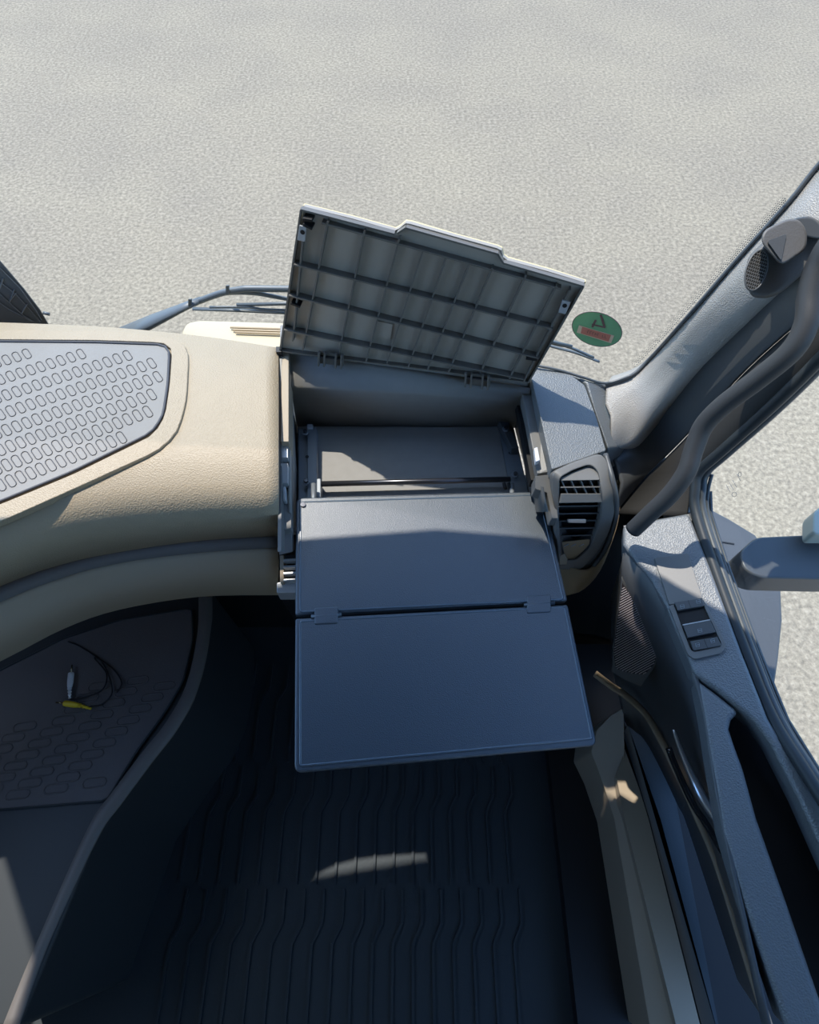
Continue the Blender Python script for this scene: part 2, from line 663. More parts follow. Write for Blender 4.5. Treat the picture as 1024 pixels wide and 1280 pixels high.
# right wall
w0 = [P(648, 480, 1.01), P(664, 545, 1.0), P(682, 640, .985)]
w2 = [P(643, 533, BZ), P(655, 580, BZ), P(664, 640, BZ)]
w1 = [a.lerp(b, .45) for a, b in zip(w0, w2)]
loft('bin_side_wall', [w0, w1, w2], M['grey'], dash, thick=.004)


def bolt(px, py, z, parent, r=.006):
    c = P(px, py, z)
    o = disc('bolt', c, V((0, 0, 1)), r, .003, M['steel'], parent, .0008)
    disc('bolt_head', c + V((0, 0, .003)), V((0, 0, 1)), r * .62, .004, M['bolt'], o, .0008, sides=12)
    return o


# rails
lr = slab('slide_rail', [P(373, 536, .897), P(387, 536, .897), P(387, 640, .897), P(373, 640, .897)], (0, 0, -.03), M['steel'], dash, .001)
slab('rail_lip', rnd([P(384, 534, .903), P(396, 534, .903), P(397, 640, .903), P(384, 640, .903)], .002), (0, 0, -.045), M['steel'], lr, .002)
slab('rail_tab', [P(384, 530, .907), P(391, 530, .907), P(391, 535, .907), P(384, 535, .907)], (0, 0, -.01), M['silver'], lr, .001)
for (x, y) in ((382, 541), (383, 603)):
    bolt(x, y, .909, lr)
disc('bolt_hole', P(384, 571, .904), V((0, 0, 1)), .003, .0006, M['black'], lr)
tag(lr, 'left bright steel slide rail')
rr_ = slab('slide_rail', [P(623, 531, .885), P(640, 531, .885), P(667, 640, .885), P(643, 640, .885)], (0, 0, -.03), M['steel'], dash, .001)
slab('rail_lip', rnd([P(621, 520, .905), P(633, 520, .905), P(649, 560, .905), P(640, 560, .905)], .002), (0, 0, -.02), M['dark_smooth'], rr_, .002)
for (x, y) in ((632, 537), (644, 594)):
    bolt(x, y, .894 if y > 560 else .906, rr_)
disc('bolt_hole', P(638, 566, .886), V((0, 0, 1)), .003, .0006, M['black'], rr_)
tag(rr_, 'right steel slide rail, half in shade')
tube('cross_rod', [P(399, 605, .905), P(520, 602, .905), P(638, 599, .905)], .0048, M['bolt'], dash, sides=12)
slab('rod_bracket', rnd([P(396, 598, .912), P(401, 598, .912), P(401, 622, .912), P(396, 622, .912)], .003), (0, 0, -.05), M['steel'], dash, .001)
for k in range(2):
    tube('rod_spring', [P(630 + 6 * k, 604, .90), P(632 + 6 * k, 611, .90)], .0032, M['black'], dash)

# trim strip left of the bin
slab('gap_strip', [P(349, 436, 1.028), P(353, 437, 1.028), P(352, 690, .98), P(347, 690, .98)], (0, .01, -.02), M['grey'], dash, .001)
slab('cream_side_strip', [P(352, 440, 1.026), P(361, 440, 1.026), P(361, 552, 1.012), P(351, 552, 1.012)], (0, 0, -.04), M['cream_smooth'], dash, .001)
slab('latch_plate', rnd([P(351, 553, 1.0), P(360, 553, 1.0), P(360, 572, 1.0), P(351, 572, 1.0)], .001), (0, 0, -.03), M['silver'], dash, .001)
slab('latch_plate', rnd([P(351, 579, 1.0), P(360, 579, 1.0), P(360, 604, .99), P(350, 604, .99)], .001), (0, 0, -.03), M['silver'], dash, .001)
slab('latch_pin', [P(353, 608, .99), P(357, 608, .99), P(358, 626, .985), P(354, 626, .985)], (0, 0, -.03), M['silver'], dash, .001)
slab('side_filler', rnd([P(349, 572, .985), P(363, 552, .985), P(364, 660, .97), P(349, 664, .97)], .002), (0, 0, -.02), M['grey'], dash, .002)
slab('side_filler', rnd([P(349, 662, .96), P(364, 660, .96), P(366, 690, .94), P(349, 694, .94)], .002), (0, .01, -.015), M['strip'], dash, .002)

# small centre vent beside the table
cv = slab('side_vent', rnd([P(346, 728, .872), P(395, 724, .872), P(395, 741, .868), P(346, 741, .868)], .002), (0, 0, -.03), M['silver'], dash, .002)
slab('vent_frame', [P(350, 694, .90), P(355, 694, .90), P(355, 728, .88), P(350, 728, .88)], (0, 0, -.03), M['cream_smooth'], cv, .001)
for k in range(4):
    y = 700 + k * 8.2
    bar('vent_slat', P(354, y, .90 - k * .006), P(392, y - 2, .90 - k * .006), .0042, (0, 0, -.012), M['silver'], cv, .001)
slab('vent_back', [P(354, 694, .875), P(395, 694, .875), P(395, 730, .865), P(354, 730, .865)], (0, 0, -.004), M['black'], cv)

# lower body under the bin
slab('lower_body', [P(350, 620, .845), P(680, 620, .845), P(700, 700, .78), P(348, 745, .745)], (0, .02, -.30), M['black'], dash, .004)

# ---- right end of the dash
slab('bin_edge_trim', [P(650, 478, 1.015), P(664, 476, 1.015), P(686, 590, 1.0), P(672, 592, 1.0)], (0, 0, -.02), M['grey'], dash, .0015)
slab('trim_channel', [P(640, 470, .985), P(668, 466, .985), P(694, 600, .965), P(664, 600, .965)], (0, 0, -.02), M['black'], dash)
lt = slab('trim_ledge', rnd([P(670, 542, 1.002), P(679, 542, 1.008), P(691, 588, 1.0), P(674, 592, 1.0)], .002), (0, 0, -.03), M['grey'], dash, .001)
slab('latch_striker', rnd([P(668, 560, 1.018), P(672, 559, 1.018), P(675, 575, 1.016), P(670, 577, 1.016)], .001), (0, 0, -.01), M['white'], dash, .0008)
slab('trim_corner', rnd([P(669, 595, 1.0), P(690, 593, 1.0), P(698, 648, .965), P(690, 648, .965), P(684, 616, .985), P(669, 611, .985)], .0015), (0, .004, -.03), M['grey'], dash, .003)

e_t = [P(663, 467, 1.032), P(671, 459, 1.03), P(695, 463, 1.03), P(712, 467, 1.03), P(731, 481, 1.032), P(746, 522, 1.028), P(758, 563, 1.018), P(724, 575, 1.022), P(690, 587, 1.022), P(677, 527, 1.032)]
slab('end_panel', rnd(e_t, [.004, .004, 0, 0, .003, 0, .003, 0, .003, .01]), (0, 0, -.07), M['dark'], dash, .003)
e_r = rnd([P(713, 466, 1.026), P(740, 476, 1.022), P(765, 479, 1.008), P(794, 468, .99), P(812, 492, .97), P(800, 530, .96), P(780, 560, .965), P(761, 561, .998), P(748, 522, 1.015), P(733, 480, 1.024)], [0, .01, .01, .01, .02, .02, .01, 0, 0, 0])
slab('corner_panel', e_r, (0, 0, -.06), M['dark'], dash, .006, 4)

# vent unit
vp_top = Plane(P(689, 589, 1.02), P(755, 565, 1.02), P(722, 625, .985))


class Bent:
    n = V((0, -.55, .83)).normalized()

    def at(s, px, py, up=0.0):
        tab = [(540, 1.022), (600, 1.018), (628, .99), (660, .93), (690, .865), (712, .83), (760, .78)]
        z = tab[0][1]
        for (a, za), (b, zb) in zip(tab, tab[1:]):
            if a <= py <= b:
                z = za + (zb - za) * (py - a) / (b - a)
        c = P(px, py, z)
        return c + (CP - c).normalized() * up


vp = Bent()

vu = slab('vent_unit', rnd([vp.at(693, 592, -.004), vp.at(754, 568, -.004), vp.at(762, 590, -.004), vp.at(771, 626, -.004), vp.at(768, 655, -.004), vp.at(754, 687, -.004), vp.at(734, 712, -.004), vp.at(706, 712, -.004), vp.at(697, 650, -.004)],
               [.004, .006, 0, .01, .01, .01, .01, .004, 0]), (0, .03, -.06), M['dark_smooth'], dash, .004)
outer = rnd([vp.at(x, y, .008) for x, y in [(690, 590), (716, 578), (752, 566), (760, 578), (768, 612), (769, 640), (763, 664), (748, 690), (727, 712), (700, 712), (694, 650)]],
            [.006, 0, .010, .008, .01, .01, .012, .012, .006, .004, 0])
inner = rnd([vp.at(x, y, .008) for x, y in [(700, 597), (716, 588), (738, 580), (748, 588), (752, 612), (752, 640), (747, 660), (738, 684), (720, 700), (703, 700), (699, 650)]],
            [.006, 0, .010, .008, .01, .01, .01, .01, .006, .004, 0])
ring('vent_bezel', outer, inner, -vp.n * .02, M['grey'], vu, bevel=.003, n=90)
# side ridge
tube('bezel_ridge', spline([vp.at(x, y, .0) for x, y in [(757, 568), (766, 600), (771, 628), (768, 655), (756, 688), (738, 712)]], 6), .004, M['dark_smooth'], vu)
# upper plate & defroster cells
slab('vent_plate', rnd([vp.at(x, y, .001) for x, y in [(701, 597), (738, 581), (747, 588), (750, 600), (701, 601)]], .002), -vp.n * .01, M['grey'], vu, .001)
slab('vent_plate', [vp.at(x, y, .001) for x, y in [(702, 617), (753, 617), (753, 628), (700, 629)]], -vp.n * .01, M['grey'], vu, .001)
for k in range(4):
    for j in range(2):
        pass
slab('demister_back', [vp.at(x, y, -.012) for x, y in [(700, 599), (751, 599), (754, 618), (700, 618)]], -vp.n * .003, M['black'], vu)
for k in range(5):
    bar('demister_vane', vp.at(702 + k * 12.0, 600, -.002), vp.at(710 + k * 12.0, 617, -.002) if k < 4 else vp.at(753, 617, -.002), .0016, -vp.n * .010, M['grey'], vu)
bar('demister_bar', vp.at(701, 609, .000), vp.at(752, 608.5, .000), .0018, -vp.n * .010, M['grey'], vu)
slab('louvre_back', [vp.at(x, y, -.018) for x, y in [(697, 628), (754, 628), (752, 672), (697, 676)]], -vp.n * .003, M['black'], vu)
for k in range(5):
    y = 632.5 + k * 9.2
    bar('louvre', vp.at(697, y + .6, -.003), vp.at(753 - k * 1.2, y - .4, -.003), .0020, -vp.n * .012, M['dark_smooth'], vu, .0004)
tb_ = slab('vent_tab', rnd([vp.at(x, y, .006) for x, y in [(709.5, 649), (733, 649), (733, 654), (710, 653.5)]], .002), -vp.n * .006, M['chrome'], vu, .001)
slab('lower_plate', rnd([vp.at(x, y, .000) for x, y in [(697, 678), (738, 674), (735, 690), (722, 700), (700, 700)]], .003), -vp.n * .01, M['tan'], vu, .001)
for x in (705, 714, 724):
    bar('dial_mark', vp.at(x, 683, .002), vp.at(x + 6, 680, .002), .0014, vp.n * .001, M['silver'], vu)
slab('side_knob', rnd([vp.at(x, y, .014) for x, y in [(700, 694), (706, 692), (710, 699), (709, 706), (699, 706)]], .002), -vp.n * .012, M['cream_smooth'], vu, .002)
# rounded lower chin of the dash end
ch0 = [P(697, 700, .84), P(734, 712, .84), P(760, 680, .84), P(772, 640, .87), P(771, 600, .92)]
ch1 = [P(697, 735, .76), P(722, 738, .76), P(748, 712, .75), P(765, 665, .76), P(770, 610, .80)]
ch2 = [p + V((-.02, .06, -.20)) for p in ch1]
loft('end_chin', [ch0, ch1, ch2], M['tan'], dash, thick=.004, sp=4)

# ---- lid standing open
LP = Plane(P(352, 437, 1.03), P(659, 480, 1.03), P(380, 258, 1.275))
nL = LP.n
lidpx = [(380, 258), (440, 273), (494, 288), (500, 285), (507, 279), (512, 279.5), (570, 296), (621, 310), (627, 313), (629, 321), (634, 325), (685, 339), (731, 353), (695, 415), (659, 478), (560, 463), (450, 450), (350, 437)]
lid = slab('lid', [LP.at(x, y) for x, y in lidpx], -nL * .006, M['lid'], dash)
tag(lid, 'raised bin lid showing its ribbed dark underside and cream edge')
skin = [(379, 256.5), (440, 271.5), (494, 286.5), (500, 283), (507, 277), (513, 277.5), (570, 294.5), (622, 308.5), (628, 311), (630, 319.5), (635, 323.5), (686, 337.5), (733, 352.5), (696, 416), (660, 479), (560, 464), (450, 451), (349, 437.5)]
slab('outer_skin', [LP.at(x, y, -.006) for x, y in skin], -nL * .006, M['skin'], lid, .001)


def zz(x, y):
    return 340 + x / 2.56, 250 + y / 2.56


RH = .010
rims = [(98, 22), (393, 97), (410, 115), (740, 195), (742, 195), (1000, 266), (828, 574), (600, 543), (300, 508), (30, 472)]
lines_v = [((108, 80), (72, 440)), ((185, 55), (103, 470)), ((302, 85), (217, 488)), ((412, 112), (305, 505)), ((487, 150), (372, 510)), ((562, 172), (440, 522)),
           ((634, 195), (502, 530)), ((708, 205), (568, 540)), ((815, 228), (668, 545)), ((912, 262), (762, 560)), ((955, 275), (808, 568))]
lines_h = [((78, 192), (900, 397)), ((62, 291), (857, 491)), ((46, 401), (808, 558))]
for a, b in lines_v:
    bar('rib', LP.at(*zz(*a)), LP.at(*zz(*b)), .0022, nL * RH, M['rib'], lid)
for a, b in lines_h:
    bar('rib', LP.at(*zz(*a)), LP.at(*zz(*b)), .0022, nL * (RH * 1.25), M['rib'], lid)
# edge flanges
edge = [((98, 22), (395, 100)), ((405, 98), (432, 80)), ((432, 80), (725, 163)), ((725, 163), (742, 192)), ((742, 192), (998, 266)), ((998, 266), (822, 574)), ((822, 574), (30, 474)), ((30, 474), (98, 22))]
for a, b in edge:
    bar('edge_flange', LP.at(*zz(*a)), LP.at(*zz(*b)), .0026, nL * RH * .8, M['rib'], lid)
# top channel
bar('rib', LP.at(*zz(165, 62)), LP.at(*zz(480, 148)), .0024, nL * RH, M['rib'], lid)
bar('rib', LP.at(*zz(480, 148)), LP.at(*zz(925, 272)), .0024, nL * RH, M['rib'], lid)
slab('label_recess', [LP.at(*zz(x, y), .001) for x, y in [(335, 385), (388, 397), (380, 445), (325, 432)]], nL * .0012, M['lid'], lid, .0004)
for (q, hh) in (([(90, 78), (113, 83), (107, 130), (83, 125)], (98, 103)), ([(930, 317), (956, 324), (940, 362), (917, 356)], (937, 338))):
    pl = slab('striker_plate', [LP.at(*zz(x, y), .009) for x, y in q], nL * .003, M['silver'], lid, .0005)
    disc('striker_hole', LP.at(*zz(*hh), .012), nL, .0032, .0006, M['black'], pl)
for a, b in (((108, 45), (138, 50)), ((108, 62), (138, 76)), ((68, 314), (98, 326)), ((815, 489), (850, 494))):
    bar('clip', LP.at(*zz(*a)), LP.at(*zz(*b)), .004, nL * .014, M['black'], lid, .0008)
# hinges
for cx, cy in ((414, 447), (597, 473)):
    h = slab('hinge', [LP.at(cx - 16, cy - 9, .008), LP.at(cx + 16, cy - 5, .008), LP.at(cx + 16, cy + 9, .008), LP.at(cx - 16, cy + 5, .008)], nL * .004, M['rib'], dash, .001)
    for dx in (-14, -7, 7, 14):
        bar('hinge_knuckle', LP.at(cx + dx, cy - 7 + dx * .13, .012), LP.at(cx + dx - 1, cy + 10 + dx * .13, .012),   .003, nL * .006, M['rib'], h, .0005)
    bar('hinge_pin', LP.at(cx - 15, cy - 3, .012), LP.at(cx + 15, cy + 1, .012), .0024, nL * .004, M['bolt'], h)
slab('lid_hinge_block', rnd([P(345, 433, 1.036), P(352, 433, 1.036), P(352, 440, 1.036), P(345, 440, 1.036)], .001), (0, 0, -.012), M['black'], dash, .001)

# ------------------------------------------------------------------ folding table on the slide rails
TP = Plane(P(370, 622, .95), P(680, 613, .9165), P(370, 964, .928))
table = thing('folding_table', P(540, 790, .93) - V((0, 0, .03)), 'dark blue-grey two-leaf folding table pulled out from the open bin', 'table')


def leaf(pts, rr, name='leaf'):
    o = slab(name, rnd([TP.at(*p) for p in pts], rr), -TP.n * .014, M['table'], table, .003, 4)
    return o


up = leaf([(370, 622), (679, 614), (710, 751), (369, 769)], [.012, .012, .004, .004])
lo = leaf([(369, 773), (710, 755.5), (747, 932), (368, 966)], [.004, .004, .010, .010])
tag(up, 'upper leaf with a sunlit strip')


def bead(parent, pts, rr, m=None):
    q = rnd([TP.at(*p, .0003) for p in pts], rr)
    tube('highlight_bead', q, .0017, M['bead'], parent, closed=True, sides=6)
    i = rnd([TP.at(*p, .0012) for p in pts], rr)
    slab('inset_panel', i, -TP.n * .002, M['table'], parent, .0009, 2)


bead(up, [(375.5, 628), (674, 619), (704, 749), (375.5, 765)], [.004] * 4)
bead(lo, [(375.5, 777), (706, 759), (740, 923), (375.5, 957)], [.003] * 4)
for x, y in ((379, 631), (672, 621)):
    disc('screw', TP.at(x, y, .0022), TP.n, .0042, .0016, M['bolt'], up, .0005)
for (x0, y0, x1, y1) in ((393, 758, 423, 780), (659, 743, 689, 766)):
    t = -.048 * (x1 - x0)
    hz = slab('hinge', rnd([TP.at(x0, y0 + 1.5, .003), TP.at(x1, y0, .003), TP.at(x1, y1 - 1, .003), TP.at(x0, y1 + .5, .003)], .003), -TP.n * .016, M['table'], table, .002)
    tube('hinge_barrel', [TP.at(x0 - 4, (y0 + y1) / 2 + 2, .000), TP.at(x1 + 4, (y0 + y1) / 2 - 1, .000)], .0032, M['table'], hz)
for (x0, x1) in ((392, 410), (640, 660)):
    tube('slide_arm', [TP.at(x0, 640, -.018), TP.at(x0, 605, -.022)], .004, M['steel'], table)

# ------------------------------------------------------------------ right windscreen pillar, door frame
A = [P(758, 482, 1.012), P(790, 470, 1.03), P(815, 447, 1.06), PX(860, 397, .387), PX(920, 328, .412), PX(985, 256, .44), PX(1080, 150, .48), V((.57, .60, 1.73))]
A_out = [p + V((.012, .02, 0)) for p in A]
B = [P(764, 520, 1.0), P(796, 507, 1.01), PX(826, 484, .385), PX(874, 432, .403), PX(944, 362, .425), PX(1010, 296, .45), PX(1110, 200, .49), V((.585, .56, 1.73))]
C = [P(764, 557, .985), P(783, 553, .98), PX(812, 520, .375), PX(862, 468, .403), PX(940, 394, .43), PX(1020, 322, .455), PX(1130, 228, .50), V((.60, .52, 1.73))]
D0 = [p + V((.028, .008, -.02)) for p in C]
pil = loft('trim_1', [A_out, A, [a.lerp(b, .5) + V((-.006, -.006, 0)) for a, b in zip(A, B)], B, C, D0], M['pillar'], thick=.004, sp=5)
struct(pil, 'grey grained cover of the right windscreen pillar', 'pillar')
# dark jamb between pillar and door window
D = [P(770, 640, .90), PX(812, 590, .40), PX(860, 540, .425), PX(930, 462, .445), PX(1024, 378, .465), PX(1130, 290, .50), V((.61, .46, 1.73))]
C2 = [P(766, 566, .95), PX(790, 549, .372), PX(834, 502, .40), PX(920, 418, .428), PX(1020, 326, .457), PX(1130, 238, .50), V((.605, .51, 1.73))]
DP = Plane(V((.42, .46, 1.0)), V((.463, .047, 1.0)), V((.468, .488, 1.25)))
E_ = [DP.at(858, 645), DP.at(866, 602), DP.at(893, 570), DP.at(962, 506), DP.at(1024, 444), DP.at(1130, 330), V((.61, .42, 1.73))]
jamb = loft('trim_2', [C2, [a.lerp(b, .5) + V((.012, 0, 0)) for a, b in zip(C2, D)], D], M['dark_smooth'], thick=.004, sp=5)
struct(jamb, 'dark door jamb beside the pillar', 'jamb')
D3 = [p + V((.004, 0, -.004)) for p in D]
fr = loft('trim_3', [D3, [a.lerp(b, .5) for a, b in zip(D3, E_)], E_], mat('brown_grey_plastic', (.04, .038, .036), .75, .2, .1, 600), thick=.004, sp=5)
struct(fr, 'warm grey front frame of the side window', 'window frame')
# grille of frit dots along the pillar edge of the glass
edgepx = [(795, 459), (830, 423), (900, 344), (985, 250)]
geos = []
for j, off in enumerate((-1.5, -3.8, -6.1, -8.4)):
    L = 0
    for (x0, y0), (x1, y1) in zip(edgepx, edgepx[1:]):
        n = int(math.hypot(x1 - x0, y1 - y0) / 3.1)
        dx, dy = (x1 - x0) / n, (y1 - y0) / n
        for i in range(n):
            x, y = x0 + dx * (i + .5 * (j % 2)) + off * .68, y0 + dy * (i + .5 * (j % 2)) + off * .73
            d = ray(x, y)
            c = CP + d * ((PX(x, y, .40)).length * 0 + 1) if False else PX(x, y, .375 + (x - 795) / 190 * .06)
            geos.append(disc_geo(c, (CP - c), (.00085, .0007, .00055, .0004)[j], .0002, sides=6))
vs, fs = join(geos)
dots = raw('print_dots', vs, fs, M['frit'], win)
tag(dots, kind='stuff')
tube('print_edge', spline([p + V((-.002, -.001, .002)) for p in A], 5), .0028, M['frit'], win, sides=6)
tube('print_edge', spline([P(671, 457, 1.035), P(700, 463, 1.032), P(730, 472, 1.028), P(758, 479, 1.018), P(790, 469, 1.034)], 5), .0022, M['frit'], win, sides=6)

# speaker pod on the pillar
pod = thing('pillar_speaker', PD(950, 345, .66), 'small speaker pod with oval grille and triangle-marked cap on the windscreen pillar', 'speaker')
vd = ray(965, 325).normalized()
body = [(938, 372), (932, 350), (934, 322), (950, 306), (985, 276), (1012, 268), (1032, 280), (1034, 312), (1002, 345), (975, 368), (958, 374)]
slab('pod_body', rnd([PD(x, y, .645) for x, y in body], .008), vd * .05, M['pod'], pod, .007, 4)
cx, cy = 946, 338
ux, uy = .30, -.954  # long axis
gel = [(cx + ux * 26 * math.cos(a) + uy * 13 * math.sin(a), cy + uy * 26 * math.cos(a) - ux * 13 * math.sin(a)) for a in [2 * math.pi * i / 28 for i in range(28)]]
gr = slab('grille_cloth', [PD(x, y, .641) for x, y in gel], vd * .004, M['black'], pod, .001)
tube('grille_ring', [PD(x, y, .640) for x, y in gel], .0011, M['dark_smooth'], gr, closed=True, sides=6)
geos = []
for k in range(-12, 13):
    t = k / 12.6
    hw = 13 * math.sqrt(1 - t * t)
    mx, my = cx + ux * 26 * t, cy + uy * 26 * t
    a, b = (mx + uy * hw * .9, my - ux * hw * .9 + 0), (mx - uy * hw * .9, my + ux * hw * .9)
    if k % 2 == 0:
        geos.append(tube_geo([PD(*a, .6395), PD(*b, .6395)], .00055, sides=4))
for k in range(-4, 5):
    t = k / 5.
    hl = 26 * math.sqrt(1 - t * t) * .95
    mx, my = cx + uy * 13 * t, cy - ux * 13 * t
    geos.append(tube_geo([PD(mx + ux * hl, my + uy * hl, .6398), PD(mx - ux * hl, my - uy * hl, .6398)], .00035, sides=4))
vs, fs = join(geos)
tag(raw('grille_wires', vs, fs, M['grey'], gr), kind='stuff')
cap = slab('cap', rnd([PD(x, y, .615) for x, y in [(951, 303), (954, 288), (984, 273), (1000, 274), (1010, 290), (1008, 312), (977, 333)]], .008), vd * .03, M['pod'], pod, .003, 4)
slab('warning_triangle', rnd([PD(x, y, .613) for x, y in [(959, 301), (984, 292), (977, 326)]], .003), vd * .003, M['dark_smooth'], cap, .0008)
slab('bracket_end', rnd([PD(x, y, .63) for x, y in [(986, 282), (992, 272), (1016, 270), (1030, 286), (1030, 300), (1006, 296)]], .008), vd * .05, M['body'], pod, .005)

# grab handle
hp = [PX(792, 662, .318), PX(815, 640, .33), PX(838, 618, .342), PX(858, 590, .352), PX(868, 560, .357), PX(880, 532, .362), PX(905, 506, .372), PX(950, 472, .39), PX(990, 438, .405), PX(1008, 405, .412), PX(1012, 370, .414), PX(1022, 335, .418), PX(1042, 300, .425), PX(1080, 262, .45)]
hd = tube('grab_handle', spline(hp, 6), .0118, M['grip'], sides=18)
tag(hd, 'long curved dark grab handle running up the door pillar', 'handle')
slab('handle_mount', rnd([P(838, 622, .93), P(864, 612, .93), P(866, 640, .93), P(838, 646, .93)], .006), (0, 0, -.03), M['grey'], fr, .003)

# ------------------------------------------------------------------ side window
wpx = [(1130, 336), (1024, 450), (962, 511), (900, 566), (874, 590), (869, 612), (870, 640), (892, 708), (931, 814), (965, 897), (1012, 973), (1100, 1116), (1210, 1300)]
seal = spline([DP.at(x, y) for x, y in wpx], 6)
win2 = thing('window_2', seal[30], 'closed passenger side window showing the mirror arm and asphalt', 'window')
win2['kind'] = 'structure'
tube('window_seal', seal, .0075, M['blackr'], win2, sides=8)
tube('outer_frame', spline([DP.at(x + 9, y + 1, -.014) for x, y in wpx], 6), .006, M['body'], win2, sides=8)
tube('outer_frame', spline([DP.at(x + 16, y + 3, -.022) for x, y in wpx[4:]], 6), .0028, M['body'], win2, sides=8)
gp = [DP.at(x, y, -.008) for x, y in wpx]
gtop = [V((p.x + .12, p.y * .2 - .3, 1.75)) for p in gp]
top_a, top_b = V((.60, .50, 1.72)), V((.60, -.60, 1.72))
raw('pane', gp + [V((.56, -.60, 1.72)), V((.56, .52, 1.72))], [tuple(range(len(gp) + 2))], M['sglass'], win2)
# small etched marks on the pane
geos = []
for k, (x, y) in enumerate([(908, 606), (912, 603), (916, 600), (921, 592)]):
    geos.append(bar_geo(DP.at(x, y, -.0065), DP.at(x + 5, y + 9, -.0065), .0004, DP.n * .0003))
geos.append(tube_geo([DP.at(918 + 3 * math.cos(a), 618 + 3 * math.sin(a), -.0065) for a in [k * .785 for k in range(8)]], .0003, sides=4, closed=True))
geos.append(tube_geo([DP.at(925 + 2 * math.cos(a), 593 + 3 * math.sin(a), -.0065) for a in [k * .785 for k in range(8)]], .0003, sides=4, closed=True))
vs, fs = join(geos)
raw('etched_marks', vs, fs, M['mark_reflection'], win2)

# ------------------------------------------------------------------ passenger door
door = thing('door_1', P(850, 800, .95) - V((0, 0, .9)), 'dark grey passenger door panel with switches, speaker mesh and pull pocket', 'door')
door['kind'] = 'structure'
TPn = Plane(P(864, 643, .99), P(779, 660, .965), P(961, 898, .99))
FP = Plane(P(779, 690, .94), P(768, 838, .62), P(850, 800, .93))
tp = [(779, 656), (832, 646), (862, 641), (889, 709), (928, 815), (961, 898), (1008, 974), (1100, 1122), (1210, 1300), (1130, 1300), (1050, 1112), (999, 999), (963, 929), (943, 902), (930, 890), (895, 862), (868, 843), (860, 822), (846, 790), (832, 756), (812, 722), (792, 698), (779, 680)]
slab('upper_panel', [TPn.at(x, y) for x, y in tp], -TPn.n * .05, M['dark'], door, .006, 4)
# front vertical face carrying the speaker, and lower door skin
d0 = [TPn.at(x, y, -.006) for x, y in [(780, 664), (782, 684), (812, 726), (834, 762), (848, 796), (864, 836), (880, 898), (900, 1024), (960, 1290)]]
d1 = [P(778, 700, .90), P(779, 735, .87), P(806, 772, .86), P(824, 806, .84), P(838, 838, .82), P(852, 868, .80), P(872, 930, .78), P(902, 1040, .76), P(960, 1320, .76)]
d2 = [P(764, 745, .72), P(766, 838, .64), P(782, 860, .63), P(797, 872, .62), P(812, 894, .62), P(834, 936, .62), P(858, 986, .62), P(876, 1026, .62), P(965, 1290, .62)]
d3 = [p + V((.15, 0, -.42)) for p in d2]
loft('lower_panel', [d0, d1, d2, d3], M['dark_smooth'], door, thick=.005, sp=4)
slab('front_edge', [TPn.at(779, 657, -.004), TPn.at(862, 642, -.004), TPn.at(862, 646, -.4), TPn.at(779, 668, -.4)], (.002, -.012, 0), M['dark_smooth'], door, .001)
# armrest / pull grip beyond the seam
gpx = [(870, 847), (895, 866), (925, 890), (915, 899), (912, 911), (920, 935), (930, 962), (947, 1024), (985, 1130), (1040, 1290), (985, 1290), (930, 1130), (903, 1040), (888, 950), (880, 898)]
slab('pull_grip', [TPn.at(x, y, -.004) for x, y in gpx], -TPn.n * .055, M['dark'], door, .007, 4)
slab('pocket_floor', [TPn.at(x, y, -.075) for x, y in [(880, 870), (960, 890), (1020, 980), (1210, 1290), (1000, 1290), (900, 1000)]], -TPn.n * .01, M['black'], door)
# speaker mesh on the face
sp_px = [(778, 729), (790, 746), (803, 768), (813, 790), (824, 811), (818, 830), (806, 843), (790, 842), (770, 836), (767, 815), (772, 775)]
SPp = Plane(P(778, 729, .875), P(767, 838, .735), P(822, 812, .80))
smo = slab('speaker_cover', [SPp.at(x, y, .010) for x, y in [(777, 722), (790, 740), (805, 764), (816, 788), (828, 811), (818, 835), (801, 859), (782, 851), (764, 840), (766, 812), (771, 775)]], -SPp.n * .02, M['dark_smooth'], door, .002)
slab('speaker_cloth', [SPp.at(x, y, .0115) for x, y in sp_px], -SPp.n * .003, M['cloth'], smo)
geos = []
for k in range(60):
    # slanted rows of the perforated cover
    y0 = 722 + k * 3.1
    seg = []
    for i in range(0, 61):
        x = 764 + i
        y = y0 - (x - 764) * .55
        if inside((x, y), sp_px):
            seg.append((x, y))
    if len(seg) > 2:
        geos.append(tube_geo([SPp.at(*seg[0], .0125), SPp.at(*seg[-1], .0125)], .00068, sides=4))
vs, fs = join(geos)
tag(raw('speaker_wires', vs, fs, M['mesh'], smo), kind='stuff')
# switch panel
swf = ring('switch_frame', rnd([TPn.at(x, y, .004) for x, y in [(836, 757), (879, 748), (908, 806), (903, 816), (868, 824), (860, 818)]], .003),
           rnd([TPn.at(x, y, .004) for x, y in [(842, 755), (876, 747.5), (902, 804), (901, 808), (868, 815), (863, 812)]], .002), -TPn.n * .008, M['grey'], door, .0012, n=60)
slab('switch_well', [TPn.at(x, y, .0008) for x, y in [(840, 754), (878, 747), (903, 808), (866, 816)]], -TPn.n * .003, M['black'], swf)
bl_ = slab('blank_plate', rnd([TPn.at(x, y, .003) for x, y in [(818, 697.5), (860, 691.5), (879, 748), (837, 756)]], .0015), -TPn.n * .005, M['grey'], door, .0008)
sws = [[(843, 753), (877, 747.5), (881, 757), (847.5, 763)], [(854, 781.5), (888, 775), (895, 790), (860, 797)], [(863, 801.5), (897, 796), (902, 807), (867.5, 813)]]
icons = [(853, 758, 873, 752), (875, 788, None, None), (872, 806, 891, 801)]
